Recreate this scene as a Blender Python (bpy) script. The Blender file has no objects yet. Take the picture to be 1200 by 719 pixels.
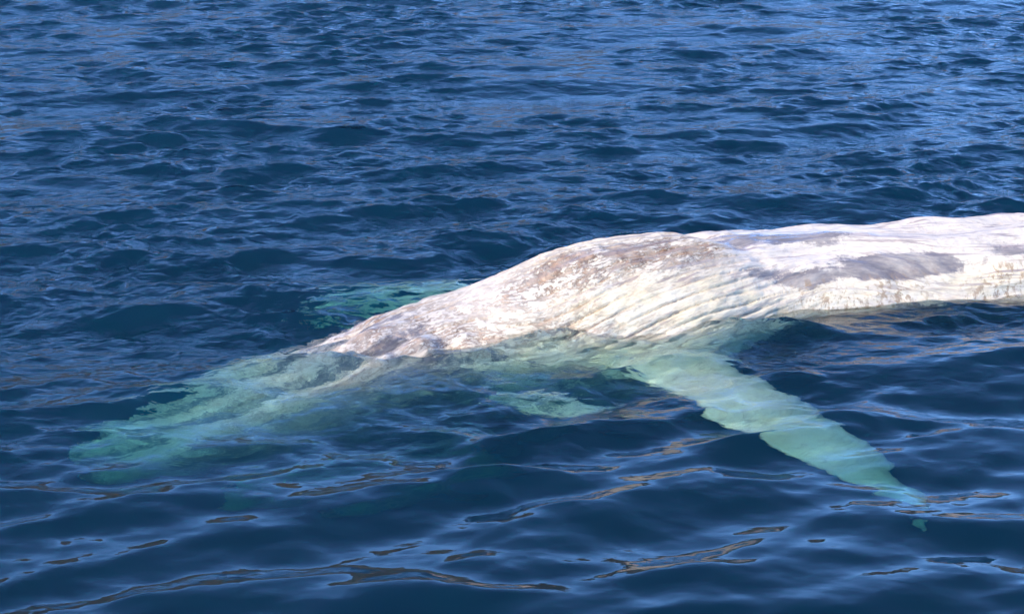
import bpy, bmesh, math, random
import numpy as np
from mathutils import Vector

sc = bpy.context.scene
R = math.radians

# ---------------------------------------------------------------- camera
CAM_H = 4.5
cam_d = bpy.data.cameras.new('camera')
cam_d.sensor_width = 36.0
cam_d.lens = 36.0 * 1850.0 / 1200.0
cam_d.clip_start = 0.1
cam_d.clip_end = 20000.0
cam = bpy.data.objects.new('camera', cam_d)
sc.collection.objects.link(cam)
cam.location = (0, 0, CAM_H)
cam.rotation_euler = (R(90 - 19.0), 0, 0)
sc.camera = cam

# ---------------------------------------------------------------- light
SUN_EL, SUN_AZ = 37.0, 232.0          # azimuth clockwise from +Y: behind the camera, to its left
world = bpy.data.worlds.new('World')
sc.world = world
world.use_nodes = True
wn = world.node_tree
bg = wn.nodes['Background']
sky = wn.nodes.new('ShaderNodeTexSky')
sky.sky_type = 'NISHITA'
sky.sun_disc = False
sky.sun_elevation = R(SUN_EL)
sky.sun_rotation = R(SUN_AZ)
sky.air_density = 0.74
sky.dust_density = 0.0
sky.ozone_density = 10.0
wn.links.new(sky.outputs[0], bg.inputs[0])
bg.inputs[1].default_value = 0.15

sd = bpy.data.lights.new('sun', 'SUN')
sd.energy = 2.1
sd.angle = R(0.5)
sd.color = (1.0, 0.90, 0.75)
sun = bpy.data.objects.new('sun', sd)
sc.collection.objects.link(sun)
to_sun = Vector((math.sin(R(SUN_AZ)) * math.cos(R(SUN_EL)), math.cos(R(SUN_AZ)) * math.cos(R(SUN_EL)), math.sin(R(SUN_EL))))
sun.rotation_euler = to_sun.to_track_quat('Z', 'Y').to_euler()

sc.view_settings.view_transform = 'Standard'
sc.view_settings.look = 'None'
sc.view_settings.exposure = 2.0
sc.view_settings.gamma = 1.0
cy = sc.cycles
cy.use_denoising = True
cy.max_bounces = 10
cy.transmission_bounces = 8
cy.volume_bounces = 3
cy.caustics_refractive = True
cy.caustics_reflective = False
cy.blur_glossy = 0.5
cy.sample_clamp_indirect = 40.0

# ---------------------------------------------------------------- helpers
def link(name, me, mat=None, label=None, cat=None, kind=None):
    o = bpy.data.objects.new(name, me)
    sc.collection.objects.link(o)
    if mat: me.materials.append(mat)
    if label: o['label'] = label
    if cat: o['category'] = cat
    if kind: o['kind'] = kind
    return o

def mesh_from(name, V, F, smooth=True):
    """V (n,3) array, F list of (m,k) index arrays"""
    me = bpy.data.meshes.new(name)
    V = np.ascontiguousarray(V, dtype=np.float32)
    loops = np.concatenate([f.ravel() for f in F]).astype(np.int32)
    counts = np.concatenate([np.full(len(f), f.shape[1], dtype=np.int32) for f in F])
    starts = np.concatenate([[0], np.cumsum(counts)[:-1]]).astype(np.int32)
    me.vertices.add(len(V)); me.vertices.foreach_set('co', V.ravel())
    me.loops.add(len(loops)); me.loops.foreach_set('vertex_index', loops)
    me.polygons.add(len(counts)); me.polygons.foreach_set('loop_start', starts)
    me.polygons.foreach_set('loop_total', counts)
    me.update(calc_edges=True)
    me.validate()
    if smooth:
        me.polygons.foreach_set('use_smooth', np.ones(len(me.polygons), dtype=bool))
    return me

def new_mat(name):
    m = bpy.data.materials.new(name)
    m.use_nodes = True
    m.node_tree.nodes.clear()
    return m, m.node_tree

def sstep(a, b, x):
    t = np.clip((x - a) / (b - a), 0, 1)
    return t * t * (3 - 2 * t)

# value noise in numpy (3-D lattice), for relief
def vnoise(P, seed=0):
    rs = np.random.RandomState(seed)
    T = rs.rand(64, 64, 64).astype(np.float32)
    i = np.floor(P).astype(int); f = P - i
    f = f * f * (3 - 2 * f)
    i &= 63; j = (i + 1) & 63
    def g(a, b, c): return T[a, b, c]
    x0, y0, z0 = i.T; x1, y1, z1 = j.T; fx, fy, fz = f.T
    c00 = g(x0, y0, z0) * (1 - fx) + g(x1, y0, z0) * fx
    c10 = g(x0, y1, z0) * (1 - fx) + g(x1, y1, z0) * fx
    c01 = g(x0, y0, z1) * (1 - fx) + g(x1, y0, z1) * fx
    c11 = g(x0, y1, z1) * (1 - fx) + g(x1, y1, z1) * fx
    return ((c00 * (1 - fy) + c10 * fy) * (1 - fz) + (c01 * (1 - fy) + c11 * fy) * fz) * 2 - 1

# ---------------------------------------------------------------- water
def water_material():
    m, nt = new_mat('sea_water')
    N, L = nt.nodes, nt.links
    out = N.new('ShaderNodeOutputMaterial')
    g = N.new('ShaderNodeBsdfGlass')
    g.inputs['Color'].default_value = (1, 1, 1, 1)
    g.inputs['Roughness'].default_value = 0.0
    g.inputs['IOR'].default_value = 1.333
    L.new(g.outputs[0], out.inputs['Surface'])
    # capillary ripples, weaker in the boat's lee
    tc = N.new('ShaderNodeTexCoord')
    mp = N.new('ShaderNodeMapping'); mp.inputs['Scale'].default_value = (0.62, 1.15, 1.0); mp.inputs['Rotation'].default_value = (0, 0, R(9))
    L.new(tc.outputs['Object'], mp.inputs['Vector'])
    nz = N.new('ShaderNodeTexNoise'); nz.inputs['Scale'].default_value = 6.5; nz.inputs['Detail'].default_value = 3.0
    nz.inputs['Roughness'].default_value = 0.45; nz.inputs['Distortion'].default_value = 0.5
    L.new(mp.outputs[0], nz.inputs['Vector'])
    at = N.new('ShaderNodeAttribute'); at.attribute_name = 'ripple'
    mu = N.new('ShaderNodeMath'); mu.operation = 'MULTIPLY'
    L.new(nz.outputs['Fac'], mu.inputs[0]); L.new(at.outputs['Fac'], mu.inputs[1])
    bp = N.new('ShaderNodeBump'); bp.inputs['Strength'].default_value = 1.0; bp.inputs['Distance'].default_value = 0.044
    L.new(mu.outputs[0], bp.inputs['Height']); L.new(bp.outputs[0], g.inputs['Normal'])
    ab = N.new('ShaderNodeVolumeAbsorption')
    # per-metre absorption (density * (1-colour))
    ab.inputs['Color'].default_value = (0.0, 0.615, 0.60, 1)
    ab.inputs['Density'].default_value = 1.25
    vs = N.new('ShaderNodeVolumeScatter')
    vs.inputs['Color'].default_value = (0.08, 0.47, 0.86, 1)
    vs.inputs['Density'].default_value = 0.19
    vs.inputs['Anisotropy'].default_value = 0.3
    ad = N.new('ShaderNodeAddShader')
    L.new(ab.outputs[0], ad.inputs[0]); L.new(vs.outputs[0], ad.inputs[1])
    L.new(ad.outputs[0], out.inputs['Volume'])
    return m

def build_water():
    rs = np.random.RandomState(105)
    # fan of fine cells over the water in view, coarse elsewhere, one closed body down to the deep
    fine = np.linspace(R(-29), R(29), 600)
    coarse = np.linspace(R(29), R(360 - 29), 62)[1:-1]
    th = np.concatenate([fine, coarse])
    r = [2.0]
    while r[-1] < 6.2: r.append(r[-1] * 1.02)
    while r[-1] < 42: r.append(r[-1] * 1.00185)
    while r[-1] < 3500: r.append(r[-1] * 1.05)
    r = np.array(r)
    nr, nt_ = len(r), len(th)
    RR, TT = np.meshgrid(r, th, indexing='ij')
    X = (RR * np.sin(TT)).ravel().astype(np.float32)
    Y = (RR * np.cos(TT)).ravel().astype(np.float32)
    rad = RR.ravel()
    step_r = np.gradient(r)
    step_t = np.gradient(np.concatenate([th]))
    sp = np.maximum(np.repeat(step_r, nt_), rad * np.tile(np.abs(step_t), nr)).astype(np.float32)
    calm = sstep(9.3, 13.0, Y - 0.15 * X).astype(np.float32)     # lee of the boat: calmer close in
    z = np.zeros_like(X); dx = np.zeros_like(X); dy = np.zeros_like(X)
    bands = [  # wavelength range, count, rms slope close in, rms slope further out, spread
        (2.5, 6.0, 14, 0.022, 0.045, 30),
        (1.1, 2.5, 30, 0.078, 0.100, 28),
        (0.5, 1.1, 40, 0.125, 0.135, 30),
        (0.22, 0.5, 48, 0.078, 0.150, 45),
        (0.09, 0.22, 48, 0.028, 0.105, 65),
    ]
    # gusts: patches where the short ripples are stronger or weaker
    P = np.stack([X * 0.45, Y * 0.30, np.zeros_like(X)], 1) + 30
    gust = np.clip(1.0 + 0.55 * vnoise(P * 0.6, 21) + 0.55 * vnoise(P * 2.3, 22), 0.35, 1.8).astype(np.float32)
    # wavelets thrown back by the carcass where the water washes over it
    gust = gust * (1 + 0.7 * np.exp(-((X + 0.3) / 1.6) ** 2 - ((Y - 12.0) / 0.8) ** 2)).astype(np.float32)
    for bi_, (lo, hi, n, s0, s1, spread) in enumerate(bands):
        for k in range(n):
            L = lo * (hi / lo) ** rs.rand()
            a = R(-90 + 8 + spread * rs.randn() * 0.7)
            kx, ky = 2 * np.pi / L * np.cos(a), 2 * np.pi / L * np.sin(a)
            ph = rs.rand() * 2 * np.pi
            s = (s0 + (s1 - s0) * calm) * np.sqrt(2.0 / n)
            if bi_ >= 2: s = s * gust
            amp = s * (L / (2 * np.pi)) * (1 - sstep(L * 0.16, L * 0.34, sp))
            p = kx * X + ky * Y + ph
            c, sn = np.cos(p), np.sin(p)
            z += amp * c
            q = 0.7 * amp
            dx -= q * np.cos(a) * sn
            dy -= q * np.sin(a) * sn
    far = 1 - sstep(60, 300, rad)
    V = np.stack([X + dx * far, Y + dy * far, z * far], 1)
    idx = np.arange(nr * nt_).reshape(nr, nt_)
    a = idx[:-1, :]; b = np.roll(idx, -1, 1)[:-1, :]; c = np.roll(idx, -1, 1)[1:, :]; d = idx[1:, :]
    Q = np.stack([a, d, c, b], -1).reshape(-1, 4)
    # skirt and floor of the water body
    DEPTH = -25.0
    bot = np.stack([r[-1] * np.sin(th), r[-1] * np.cos(th), np.full(nt_, DEPTH)], 1)
    nb = len(V)
    V = np.vstack([V, bot])
    o = idx[-1]; on = np.roll(o, -1); bi = nb + np.arange(nt_); bn = np.roll(bi, -1)
    S = np.stack([o, bi, bn, on], 1)
    cap = bi[::-1][::-1].reshape(1, -1)
    inner = idx[0].reshape(1, -1)
    me = mesh_from('water', V, [Q, S, inner, cap])
    bm = bmesh.new(); bm.from_mesh(me); bmesh.ops.recalc_face_normals(bm, faces=bm.faces); 
    up = [f for f in bm.faces][0]
    if up.normal.z < 0: bmesh.ops.reverse_faces(bm, faces=bm.faces)
    bm.to_mesh(me); bm.free()
    at = me.attributes.new('ripple', 'FLOAT', 'POINT')
    rip = np.concatenate([(0.10 + 0.90 * calm) * np.clip(gust, 0.5, 1.4), np.zeros(nt_)])
    at.data.foreach_set('value', rip.astype(np.float32))
    return link('water', me, water_material(), kind='structure')

# ---------------------------------------------------------------- far shore
def build_hills():
    m, nt = new_mat('hillside')
    N, L = nt.nodes, nt.links
    out = N.new('ShaderNodeOutputMaterial'); p = N.new('ShaderNodeBsdfPrincipled')
    tc = N.new('ShaderNodeTexCoord')
    n1 = N.new('ShaderNodeTexNoise'); n1.inputs['Scale'].default_value = 0.035; n1.inputs['Detail'].default_value = 8
    L.new(tc.outputs['Object'], n1.inputs['Vector'])
    cr = N.new('ShaderNodeValToRGB')
    e = cr.color_ramp.elements
    e[0].position = 0.36; e[0].color = (0.020, 0.021, 0.009, 1)
    e[1].position = 0.66; e[1].color = (0.13, 0.105, 0.06, 1)
    k = e.new(0.5); k.color = (0.060, 0.048, 0.021, 1)
    L.new(n1.outputs['Fac'], cr.inputs[0]); L.new(cr.outputs[0], p.inputs['Base Color'])
    p.inputs['Roughness'].default_value = 0.9
    L.new(p.outputs[0], out.inputs['Surface'])
    nth, nr = 260, 60
    th = np.linspace(R(-85), R(85), nth); rr = np.linspace(430, 1000, nr)
    T, RR = np.meshgrid(th, rr, indexing='ij')
    X = RR * np.sin(T); Y = RR * np.cos(T)
    P = np.stack([X.ravel() / 180, Y.ravel() / 180, np.zeros(X.size)], 1) + 20
    h = 0
    for o in range(5):
        h = h + vnoise(P * 2 ** o, 5) / 2 ** o
    t = ((RR - 430) / 570).ravel()
    H = sstep(0, 0.45, t) * (112 + 40 * h) - 3.0 + 1.5 * t
    V = np.stack([X.ravel(), Y.ravel(), H], 1)
    i = np.arange(nth * nr).reshape(nth, nr)
    Q = np.stack([i[:-1, :-1], i[1:, :-1], i[1:, 1:], i[:-1, 1:]], -1).reshape(-1, 4)[:, ::-1]
    link('hills', mesh_from('hills', V, [Q]), m, kind='structure')

# ---------------------------------------------------------------- whale
# stations along the upturned belly: x, y, z of the top, half width, z of the widest level, z of the back underneath
ST = np.array([
    (-3.32, 10.82, -0.92, 0.10, -0.92, -1.05),
    (-3.15, 10.90, -0.78, 0.30, -0.88, -1.20),
    (-2.75, 11.10, -0.56, 0.52, -0.78, -1.35),
    (-2.00, 11.52, -0.28, 0.68, -0.66, -1.50),
    (-1.25, 12.12,  0.01, 0.78, -0.58, -1.65),
    (-0.55, 12.62,  0.17, 0.84, -0.55, -1.75),
    ( 0.05, 12.86,  0.36, 0.90, -0.55, -1.80),
    ( 0.60, 13.05,  0.53, 1.00, -0.55, -1.85),
    ( 1.30, 13.28,  0.56, 1.06, -0.50, -1.85),
    ( 2.10, 13.57,  0.51, 0.78, -0.18, -1.80),
    ( 3.10, 13.86,  0.46, 0.78, -0.12, -1.70),
    ( 4.50, 14.24,  0.42, 0.82, -0.12, -1.50),
    ( 6.40, 14.72,  0.32, 0.76, -0.20, -1.15),
    ( 8.30, 15.16,  0.00, 0.48, -0.45, -0.95),
    ( 9.60, 15.45, -0.32, 0.24, -0.55, -0.80),
    (10.20, 15.58, -0.45, 0.12, -0.56, -0.68),
])

def catmull(P, n):
    P = np.vstack([2 * P[0] - P[1], P, 2 * P[-1] - P[-2]])
    out = []
    m = len(P) - 3
    for t in np.linspace(0, m - 1e-6, n):
        i = int(t); f = t - i
        a, b, c, d = P[i:i + 4]
        out.append(0.5 * (2 * b + (c - a) * f + (2 * a - 5 * b + 4 * c - d) * f * f + (3 * b - a - 3 * c + d) * f ** 3))
    return np.array(out)

NEAR_D = np.array([0, 0.14, 0.31, 0.57, 0.68, 0.76, 0.84, 0.92, 0.98, 1.0])
NEAR_Z = np.array([1, .985, .93, 0.74, 0.60, 0.53, 0.50, 0.38, 0.16, 0.0])

def whale_body():
    C = catmull(ST, 150)
    tan = np.gradient(C[:, :2], axis=0); tan /= np.linalg.norm(tan, axis=1)[:, None]
    nrm = np.stack([tan[:, 1], -tan[:, 0]], 1)          # towards the near flank
    NU = 96
    ang = np.linspace(0, 2 * np.pi, NU, endpoint=False)
    V = []
    for i, c in enumerate(C):
        x, y, zt, w, zm, zb = c
        wr = float(sstep(1.3, 2.3, x)) * float(1 - sstep(5.5, 8, x))
        wl = float(1 - sstep(-0.9, 0.4, x))             # flat, broad throat
        n = 2.0 + 0.2 * wl
        for a in ang:
            ca, sa = math.cos(a), math.sin(a)
            d = math.copysign(abs(ca) ** (2 / n), ca); u = math.copysign(abs(sa) ** (2 / n), sa)
            if u >= 0:
                up = u
                if d > 0 and wr > 0:
                    # flank that slopes to a shoulder and a puffed rim at the water
                    up = u * (1 - wr) + wr * float(np.interp(d, NEAR_D, NEAR_Z))
                zz = zm + (zt - zm) * up
            else:
                zz = zm + (zm - zb) * u
                if d > 0: d = d * (1 - wr) + wr * (1 - abs(u) ** 0.8)     # undercut flank
            V.append((x + nrm[i, 0] * w * d, y + nrm[i, 1] * w * d, zz))
    V = np.array(V); n = len(C)
    idx = np.arange(n * NU).reshape(n, NU)
    a = idx[:-1]; b = np.roll(idx, -1, 1)[:-1]; c = np.roll(idx, -1, 1)[1:]; d = idx[1:]
    Q = np.stack([a, b, c, d], -1).reshape(-1, 4)
    return V, [Q, idx[0][::-1].reshape(1, -1), idx[-1].reshape(1, -1)]

def fin(path, halves, thick, knobs=0.0, lead=1, seed=1, nu=40, n=90, roll=0.0):
    """flattened blade swept along a path; knobs on its leading edge"""
    P = catmull(np.column_stack([np.array(path, float), np.array(halves, float), np.array(thick, float)]), n)
    tan = np.gradient(P[:, :3], axis=0); tan /= np.linalg.norm(tan, axis=1)[:, None]
    V = []
    ang = np.linspace(0, 2 * np.pi, nu, endpoint=False)
    for i in range(n):
        t = tan[i]; side = np.cross(t, (0, 0, 1)); side /= np.linalg.norm(side); up = np.cross(side, t)
        side, up = side * math.cos(roll) + up * math.sin(roll), up * math.cos(roll) - side * math.sin(roll)
        f = i / (n - 1)
        for a in ang:
            ca, sa = math.cos(a), math.sin(a)
            h = P[i, 3]
            if ca * lead > 0.3:
                h += knobs * (0.5 + 0.5 * math.sin(f * 30 + seed)) ** 2 * (ca * lead) * (0.4 + 0.6 * math.sin(f * 9 + seed) ** 2)
            else:
                h *= 1 + 0.03 * math.sin(f * 25 + seed * 3)
            prof = sa * (0.75 + 0.5 * 0.5 * (1 + ca * lead))
            V.append(P[i, :3] + side * ca * h + up * prof * P[i, 4])
    idx = np.arange(n * nu).reshape(n, nu)
    a = idx[:-1]; b = np.roll(idx, -1, 1)[:-1]; c = np.roll(idx, -1, 1)[1:]; d = idx[1:]
    Q = np.stack([a, b, c, d], -1).reshape(-1, 4)
    return np.array(V), [Q, idx[0][::-1].reshape(1, -1), idx[-1].reshape(1, -1)]

def skin_material():
    m, nt = new_mat('whale_skin')
    N, L = nt.nodes, nt.links
    out = N.new('ShaderNodeOutputMaterial'); p = N.new('ShaderNodeBsdfPrincipled')
    L.new(p.outputs[0], out.inputs['Surface'])
    def attr(n):
        a = N.new('ShaderNodeAttribute'); a.attribute_name = n; return a
    def noise(vec, scale, detail=4, rough=0.55, dist=0.0):
        n = N.new('ShaderNodeTexNoise'); n.inputs['Scale'].default_value = scale
        n.inputs['Detail'].default_value = detail; n.inputs['Roughness'].default_value = rough
        n.inputs['Distortion'].default_value = dist
        L.new(vec, n.inputs['Vector']); return n.outputs['Fac']
    def ramp(fac, a, b):
        r = N.new('ShaderNodeMapRange'); r.interpolation_type = 'SMOOTHSTEP'
        r.inputs['From Min'].default_value = a; r.inputs['From Max'].default_value = b
        L.new(fac, r.inputs['Value']); return r.outputs['Result']
    def math_(op, a, b):
        n = N.new('ShaderNodeMath'); n.operation = op
        for i, v in enumerate((a, b)):
            if isinstance(v, (int, float)): n.inputs[i].default_value = v
            else: L.new(v, n.inputs[i])
        return n.outputs[0]
    def mix(fac, a, b):
        n = N.new('ShaderNodeMix'); n.data_type = 'RGBA'
        for i, v in ((0, fac), (6, a), (7, b)):
            if isinstance(v, (int, float)): n.inputs[i].default_value = v
            elif isinstance(v, tuple): n.inputs[i].default_value = (*v, 1)
            else: L.new(v, n.inputs[i])
        return n.outputs[2]
    def mapping(vec, scale, rot=(0, 0, 0)):
        n = N.new('ShaderNodeMapping'); n.inputs['Scale'].default_value = scale
        n.inputs['Rotation'].default_value = rot
        L.new(vec, n.inputs['Vector']); return n.outputs[0]
    bc = attr('bodyco').outputs['Vector']
    long_ = mapping(bc, (0.28, 1.0, 1.0))
    diag = mapping(bc, (0.42, 1.0, 1.0))
    cross = mapping(bc, (1.3, 0.65, 0.6), (0, 0, R(24)))
    # pale skin, pinkish on top, cream lower down
    col = mix(ramp(noise(long_, 2.2), 0.35, 0.65), (0.58, 0.48, 0.365), (0.54, 0.45, 0.36))
    col = mix(attr('cream').outputs['Fac'], col, mix(ramp(noise(bc, 4, 5), 0.3, 0.7), (0.61, 0.49, 0.31), (0.61, 0.52, 0.385)))
    # fine dirt, streaked lengthwise, patchy
    patch = ramp(noise(bc, 2.6, 4), 0.38, 0.66)
    col = mix(math_('MULTIPLY', ramp(noise(diag, 24, 8, 0.72, 0.3), 0.48, 0.72), math_('ADD', 0.42, math_('MULTIPLY', patch, 0.5))), col, (0.30, 0.22, 0.16))
    # dirt caught in the pleats
    gv = math_('MULTIPLY', attr('groove').outputs['Fac'], ramp(noise(mapping(bc, (0.5, 1, 1)), 4, 4), 0.42, 0.62))
    col = mix(math_('MULTIPLY', gv, 0.75), col, (0.30, 0.22, 0.16))
    # brown peeling blotches, ragged at several scales
    br = attr('brown').outputs['Fac']
    th = math_('ADD', math_('MULTIPLY', noise(diag, 8, 7, 0.75, 0.5), 0.5), math_('MULTIPLY', noise(diag, 42, 5, 0.75, 0.3), 0.5))
    bl = ramp(math_('ADD', th, math_('MULTIPLY', br, 0.07)), 0.51, 0.57)
    bl = math_('MULTIPLY', bl, ramp(br, 0.0, 0.6))
    tone = mix(ramp(noise(diag, 18, 5, 0.7), 0.35, 0.65), (0.10, 0.058, 0.036), (0.34, 0.205, 0.12))
    col = mix(math_('MULTIPLY', bl, math_('ADD', 0.55, math_('MULTIPLY', ramp(noise(bc, 7, 4), 0.3, 0.65), 0.43))), col, tone)
    # long creases
    st = noise(mapping(bc, (0.16, 1.9, 1.0), (0, 0, R(-3))), 5.0, 4, 0.55, 0.6)
    cre = math_('MULTIPLY', ramp(st, 0.55, 0.66), attr('streak').outputs['Fac'])
    col = mix(math_('MULTIPLY', cre, 0.85), col, (0.32, 0.26, 0.24))
    st2 = noise(mapping(bc, (0.10, 1.5, 1.0), (0, 0, R(4))), 9.0, 5, 0.6, 0.8)
    col = mix(math_('MULTIPLY', math_('MULTIPLY', ramp(st2, 0.54, 0.62), attr('streak').outputs['Fac']), 0.85), col, (0.24, 0.18, 0.16))
    # grey bands of exposed dark skin, ragged edge, pale scraps left on them
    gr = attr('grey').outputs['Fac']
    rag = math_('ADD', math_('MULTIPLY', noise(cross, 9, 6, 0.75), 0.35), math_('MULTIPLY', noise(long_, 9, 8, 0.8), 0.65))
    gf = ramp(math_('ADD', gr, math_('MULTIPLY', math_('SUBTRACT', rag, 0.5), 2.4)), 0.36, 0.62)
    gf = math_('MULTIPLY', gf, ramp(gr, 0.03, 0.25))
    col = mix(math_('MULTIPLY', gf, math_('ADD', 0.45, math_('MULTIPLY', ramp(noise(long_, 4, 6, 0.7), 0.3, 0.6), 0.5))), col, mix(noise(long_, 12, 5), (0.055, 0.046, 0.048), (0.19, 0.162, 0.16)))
    # short scratches along the rim
    sc_ = math_('MULTIPLY', ramp(noise(cross, 14, 6, 0.75), 0.49, 0.60), attr('rim').outputs['Fac'])
    sc_ = math_('MULTIPLY', sc_, ramp(math_('ADD', noise(bc, 2.0, 3), attr('spots').outputs['Fac']), 0.38, 0.58))
    col = mix(math_('MULTIPLY', sc_, 0.85), col, (0.26, 0.17, 0.09))
    L.new(col, p.inputs['Base Color'])
    wet = attr('wet').outputs['Fac']
    rg = N.new('ShaderNodeMapRange'); rg.inputs['To Min'].default_value = 0.52; rg.inputs['To Max'].default_value = 0.10
    L.new(wet, rg.inputs['Value']); L.new(rg.outputs[0], p.inputs['Roughness'])
    p.inputs['IOR'].default_value = 1.42
    L.new(wet, p.inputs['Coat Weight']); p.inputs['Coat Roughness'].default_value = 0.03; p.inputs['Coat IOR'].default_value = 1.4
    p.inputs['Subsurface Weight'].default_value = 0.0
    bp = N.new('ShaderNodeBump'); bp.inputs['Distance'].default_value = 0.018; bp.inputs['Strength'].default_value = 0.8
    hh = math_('SUBTRACT', math_('ADD', noise(diag, 26, 6, 0.7), math_('MULTIPLY', noise(bc, 8, 3), 0.8)), math_('MULTIPLY', bl, 0.5))
    hh = math_('MULTIPLY', hh, math_('SUBTRACT', 1.0, math_('MULTIPLY', wet, 0.85)))
    L.new(hh, bp.inputs['Height']); L.new(bp.outputs[0], p.inputs['Normal'])
    return m

def build_whale():
    parts = [whale_body(),
        # near flipper
        fin([(1.05, 12.75, -0.40), (1.25, 12.22, -0.36), (1.62, 11.60, -0.34), (2.03, 10.97, -0.40), (2.42, 10.42, -0.54), (2.72, 10.00, -0.76), (2.88, 9.82, -0.92)],
            [0.42, 0.44, 0.43, 0.38, 0.29, 0.15, 0.03], [0.20, 0.16, 0.12, 0.10, 0.07, 0.05, 0.015], 0.07, -1, 1.0, roll=R(8)),
        # far flipper
        fin([(0.6, 13.5, -0.20), (-0.1, 13.78, -0.38), (-0.8, 14.0, -0.54), (-1.4, 14.08, -0.68), (-1.8, 14.08, -0.80), (-1.95, 14.05, -0.86)],
            [0.28, 0.25, 0.21, 0.17, 0.10, 0.03], [0.16, 0.12, 0.10, 0.08, 0.05, 0.015], 0.07, 1, 2.0),
        # upper jaw hanging open below
        fin([(-0.4, 12.1, -1.55), (-0.9, 11.7, -1.62), (-1.5, 11.3, -1.68), (-1.95, 11.05, -1.75), (-2.15, 10.9, -1.80)],
            [0.6, 0.55, 0.45, 0.25, 0.04], [0.3, 0.25, 0.2, 0.12, 0.03], 0.03, 1, 3.0),
        # loose fold of skin behind the jaw
        fin([(-0.15, 11.95, -0.85), (0.08, 11.55, -0.56), (0.38, 11.36, -0.44), (0.68, 11.42, -0.52), (0.95, 11.8, -0.85)],
            [0.10, 0.15, 0.19, 0.15, 0.08], [0.08, 0.06, 0.05, 0.05, 0.05], 0.05, 1, 4.0),
        # tail flukes
        fin([(9.9, 15.5, -0.5), (10.6, 14.9, -0.55), (11.1, 14.2, -0.62), (11.3, 13.7, -0.7)], [0.35, 0.42, 0.25, 0.03], [0.12, 0.09, 0.05, 0.01], 0.0, 1, 5.0),
        fin([(9.9, 15.5, -0.5), (10.2, 16.3, -0.55), (10.4, 17.1, -0.62), (10.4, 17.6, -0.7)], [0.35, 0.42, 0.25, 0.03], [0.12, 0.09, 0.05, 0.01], 0.0, 1, 6.0),
    ]
    V, F, off = [], [], 0
    for v, f in parts:
        V.append(v); F += [q + off for q in f]; off += len(v)
    me = mesh_from('whale', np.vstack(V), F)
    bm = bmesh.new(); bm.from_mesh(me); bmesh.ops.recalc_face_normals(bm, faces=bm.faces); bm.to_mesh(me); bm.free()
    o = link('whale', me)
    md = o.modifiers.new('r', 'REMESH'); md.mode = 'VOXEL'; md.voxel_size = 0.017; md.use_smooth_shade = True
    ms = o.modifiers.new('s', 'SMOOTH'); ms.factor = 0.5; ms.iterations = 10
    dg = bpy.context.evaluated_depsgraph_get()
    me2 = bpy.data.meshes.new_from_object(o.evaluated_get(dg))
    o.modifiers.clear()
    o.data = me2; bpy.data.meshes.remove(me); me2.name = 'whale'
    n = len(me2.vertices)
    co = np.empty(n * 3, np.float32); me2.vertices.foreach_get('co', co); co = co.reshape(-1, 3)
    no = np.empty(n * 3, np.float32); me2.vertex_normals.foreach_get('vector', no); no = no.reshape(-1, 3)
    # body coordinates: s along the axis, d across (positive = near flank)
    C = catmull(ST, 400)[:, :2]
    arc = np.concatenate([[0], np.cumsum(np.linalg.norm(np.diff(C, axis=0), axis=1))])
    tan = np.gradient(C, axis=0); tan /= np.linalg.norm(tan, axis=1)[:, None]
    s = np.empty(n); d = np.empty(n)
    for a in range(0, n, 20000):
        q = co[a:a + 20000, :2]
        dd = ((q[:, None, :] - C[None]) ** 2).sum(2)
        j = dd.argmin(1)
        rel = q - C[j]
        s[a:a + 20000] = arc[j] + (rel * tan[j]).sum(1)
        d[a:a + 20000] = rel[:, 0] * tan[j, 1] - rel[:, 1] * tan[j, 0]
    x, z = co[:, 0], co[:, 2]
    up = np.clip(no[:, 2], 0, 1)
    body = np.stack([s, d, z], 1)
    # girth coordinate so that patterns wrap down the flanks
    g = d + np.sign(d) * np.clip(0.6 - z, 0, 3) * np.clip(1 - up, 0, 1) * 0.6
    # relief: throat pleats, folds, crease between the swollen throat and the belly, lumps
    disp = np.zeros(n)
    g = g + 0.30 * (s - 5.0) * sstep(-0.1, 0.6, d) * sstep(3.0, 4.5, s) * (1 - sstep(6.5, 8.0, s))
    wob = 0.05 * vnoise(np.stack([s * 1.1, g * 2, z * 2], 1) + 9, 2)
    pl = np.abs(np.sin((g + wob + 0.05 * np.sin(s * 0.8)) * np.pi / 0.115))
    plm = sstep(0.5, 1.5, s) * (1 - sstep(5.6, 7.6, s)) * sstep(-0.2, 0.25, no[:, 2]) * (1 - sstep(1.0, 1.15, np.abs(d)))
    groove = plm * (1 - sstep(0.0, 0.42, pl)) * np.clip(0.65 + 0.9 * vnoise(np.stack([s * 1.6, g * 6, z], 1) + 11, 17), 0, 1.2)
    disp -= (0.026 + 0.03 * (1 - sstep(2.2, 3.4, s))) * (1 - (1 - sstep(2.6, 3.6, s)) * sstep(0.3, 0.55, np.abs(d))) * groove
    wash = np.exp(-(z / 0.12) ** 2) * sstep(1.5, 2.5, s) * (1 - sstep(5.2, 6.2, s)) * sstep(0.1, 0.4, no[:, 2])
    disp += 0.04 * wash * vnoise(np.stack([s * 5, g * 8, z * 3], 1) + 1, 14)
    body_n = np.stack([s * 2.0, g * 5.0, z * 5.0], 1)
    disp += (0.016 + 0.022 * sstep(6, 7.5, s) * np.clip(z + 0.5, 0, 1)) * vnoise(body_n + 3, 3) + 0.008 * vnoise(body_n * 2.7 + 5, 4)
    fine = np.stack([s * 9, g * 16, z * 16], 1)
    disp += (0.004 + 0.007 * (s < 6.4) * (s > 2)) * vnoise(fine, 5) + 0.003 * vnoise(fine * 2.1, 8)
    # fold that closes the throat off from the belly, running obliquely
    sf = 5.70 + 0.75 * d
    disp += 0.02 * np.exp(-((s - sf + 0.25) / 0.28) ** 2) * up * np.exp(-((d + 0.05) / 0.55) ** 2)
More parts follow.
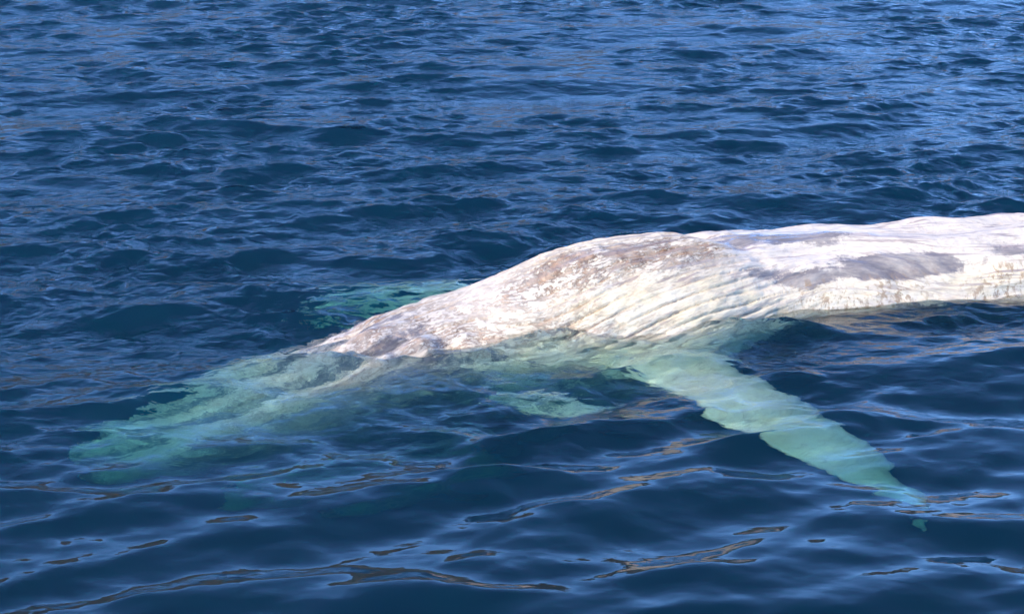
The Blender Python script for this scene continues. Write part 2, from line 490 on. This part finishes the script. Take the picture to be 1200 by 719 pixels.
    disp -= 0.04 * np.exp(-((s - sf - 0.10) / 0.13) ** 2) * up * np.exp(-((d + 0.05) / 0.55) ** 2)
    # wavy folds along the belly further aft
    aft = sstep(5.9, 6.8, s) * up
    disp += 0.028 * aft * np.sin(d * 15 + 1.2 * np.sin(s * 1.3) + 3 * wob * 10) * (1 - sstep(0.35, 0.55, d))
    # knobbly rim above the water
    rimn = vnoise(np.stack([s * 6, g * 7, z * 7], 1) + 2, 6)
    rim = aft * sstep(0.50, 0.62, d) * (1 - sstep(1.0, 1.2, d))
    # two raised ridges of the throat under the water
    fore = sstep(0.6, 1.2, s) * (1 - sstep(2.5, 3.3, s)) * sstep(0.0, 0.4, no[:, 2])
    disp += fore * (0.10 * np.exp(-((d - 0.40) / 0.08) ** 2) + 0.07 * np.exp(-((d - 0.02) / 0.09) ** 2) - 0.05 * np.exp(-((d - 0.22) / 0.08) ** 2))
    onfin = sstep(1.05, 1.25, np.abs(d))
    disp *= 1 - 0.85 * onfin
    co2 = co + no * (disp + 0.018 * rim * rimn)[:, None]
    me2.vertices.foreach_set('co', co2.astype(np.float32).ravel())
    # masks of the skin's own colouring, plus caustic light painted as pale head streaks
    finm = sstep(1.02, 1.2, np.abs(d)) * (z > -1.3)
    fold = (co[:, 0] > -0.2) * (co[:, 0] < 0.85) * (co[:, 1] < 12.05) * (z > -1)
    trunk = (1 - finm) * (1 - fold)
    hump = sstep(3.5, 4.3, s) * (1 - sstep(5.3, 6.1, s))
    M = {
        'brown': 0.22 * np.exp(-((z - 0.03) / 0.13) ** 2) * sstep(1.8, 2.8, s) * (1 - sstep(4.6, 5.6, s)) + 0.95 * hump * (0.75 + 0.6 * vnoise(np.stack([s * 2.5, g * 5, z], 1) + 6, 41)) * np.exp(-((d - 0.22) / 0.24) ** 2) * (z > -0.2) + 0.15 * hump * (z > 0) + 0.28 * (1 - sstep(3.0, 4.8, s)) * (up > 0.2) * (np.abs(d) < 1.3),
        'cream': sstep(0.35, 0.8, d) * sstep(0.0, 0.3, up) + 0.4 * hump,
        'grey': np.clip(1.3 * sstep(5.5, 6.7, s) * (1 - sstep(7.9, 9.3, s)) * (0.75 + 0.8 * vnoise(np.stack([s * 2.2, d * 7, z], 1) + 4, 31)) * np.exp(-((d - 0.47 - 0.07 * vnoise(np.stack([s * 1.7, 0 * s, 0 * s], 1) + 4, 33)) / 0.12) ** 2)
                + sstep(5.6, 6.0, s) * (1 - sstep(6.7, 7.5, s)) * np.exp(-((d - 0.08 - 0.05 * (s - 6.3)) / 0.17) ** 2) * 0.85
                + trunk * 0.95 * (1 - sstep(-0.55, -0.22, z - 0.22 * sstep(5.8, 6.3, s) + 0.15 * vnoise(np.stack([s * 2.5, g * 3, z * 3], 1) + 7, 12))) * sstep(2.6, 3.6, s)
                + trunk * (1 - sstep(2.6, 3.8, s)) * (0.68 - 0.85 * np.exp(-((d - 0.40) / 0.10) ** 2)  # head's dark pigment; the pale streaks left in it paint in caustic light
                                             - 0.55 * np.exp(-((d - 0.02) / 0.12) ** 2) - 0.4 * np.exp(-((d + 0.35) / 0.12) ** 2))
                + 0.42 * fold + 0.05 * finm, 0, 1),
        'groove': groove,
        'spots': 0.4 * np.exp(-((s - 8.75) / 0.4) ** 2),
        'streak': sstep(3.5, 5.0, s) * up * (1 - 0.9 * finm),
        'rim': np.clip(aft * 0 + sstep(5.5, 6.1, s) * sstep(0.50, 0.62, d) * (1 - sstep(1.0, 1.15, d)), 0, 1),
        'wet': np.clip(1.0 * sstep(5.7, 6.0, s) * (1 - sstep(7.0, 7.6, s)) * np.exp(-((d - 0.12) / 0.30) ** 2)
                + 0.6 * sstep(5.9, 6.6, s) * (1 - sstep(7.6, 8.6, s)) * np.exp(-((d - 0.46) / 0.13) ** 2)
                + 0.6 * (1 - sstep(0.03, 0.16, z)), 0, 1),
    }
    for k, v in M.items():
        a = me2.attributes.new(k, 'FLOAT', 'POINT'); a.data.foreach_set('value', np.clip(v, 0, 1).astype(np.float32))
    a = me2.attributes.new('bodyco', 'FLOAT_VECTOR', 'POINT')
    a.data.foreach_set('vector', np.stack([s, g, z], 1).astype(np.float32).ravel())
    me2.polygons.foreach_set('use_smooth', np.ones(len(me2.polygons), dtype=bool))
    me2.update()
    me2.materials.clear(); me2.materials.append(skin_material())
    o['label'] = 'dead pale whale floating belly up, its flipper and head under the water'
    o['category'] = 'whale'
    return o

build_water()
build_hills()
build_whale()
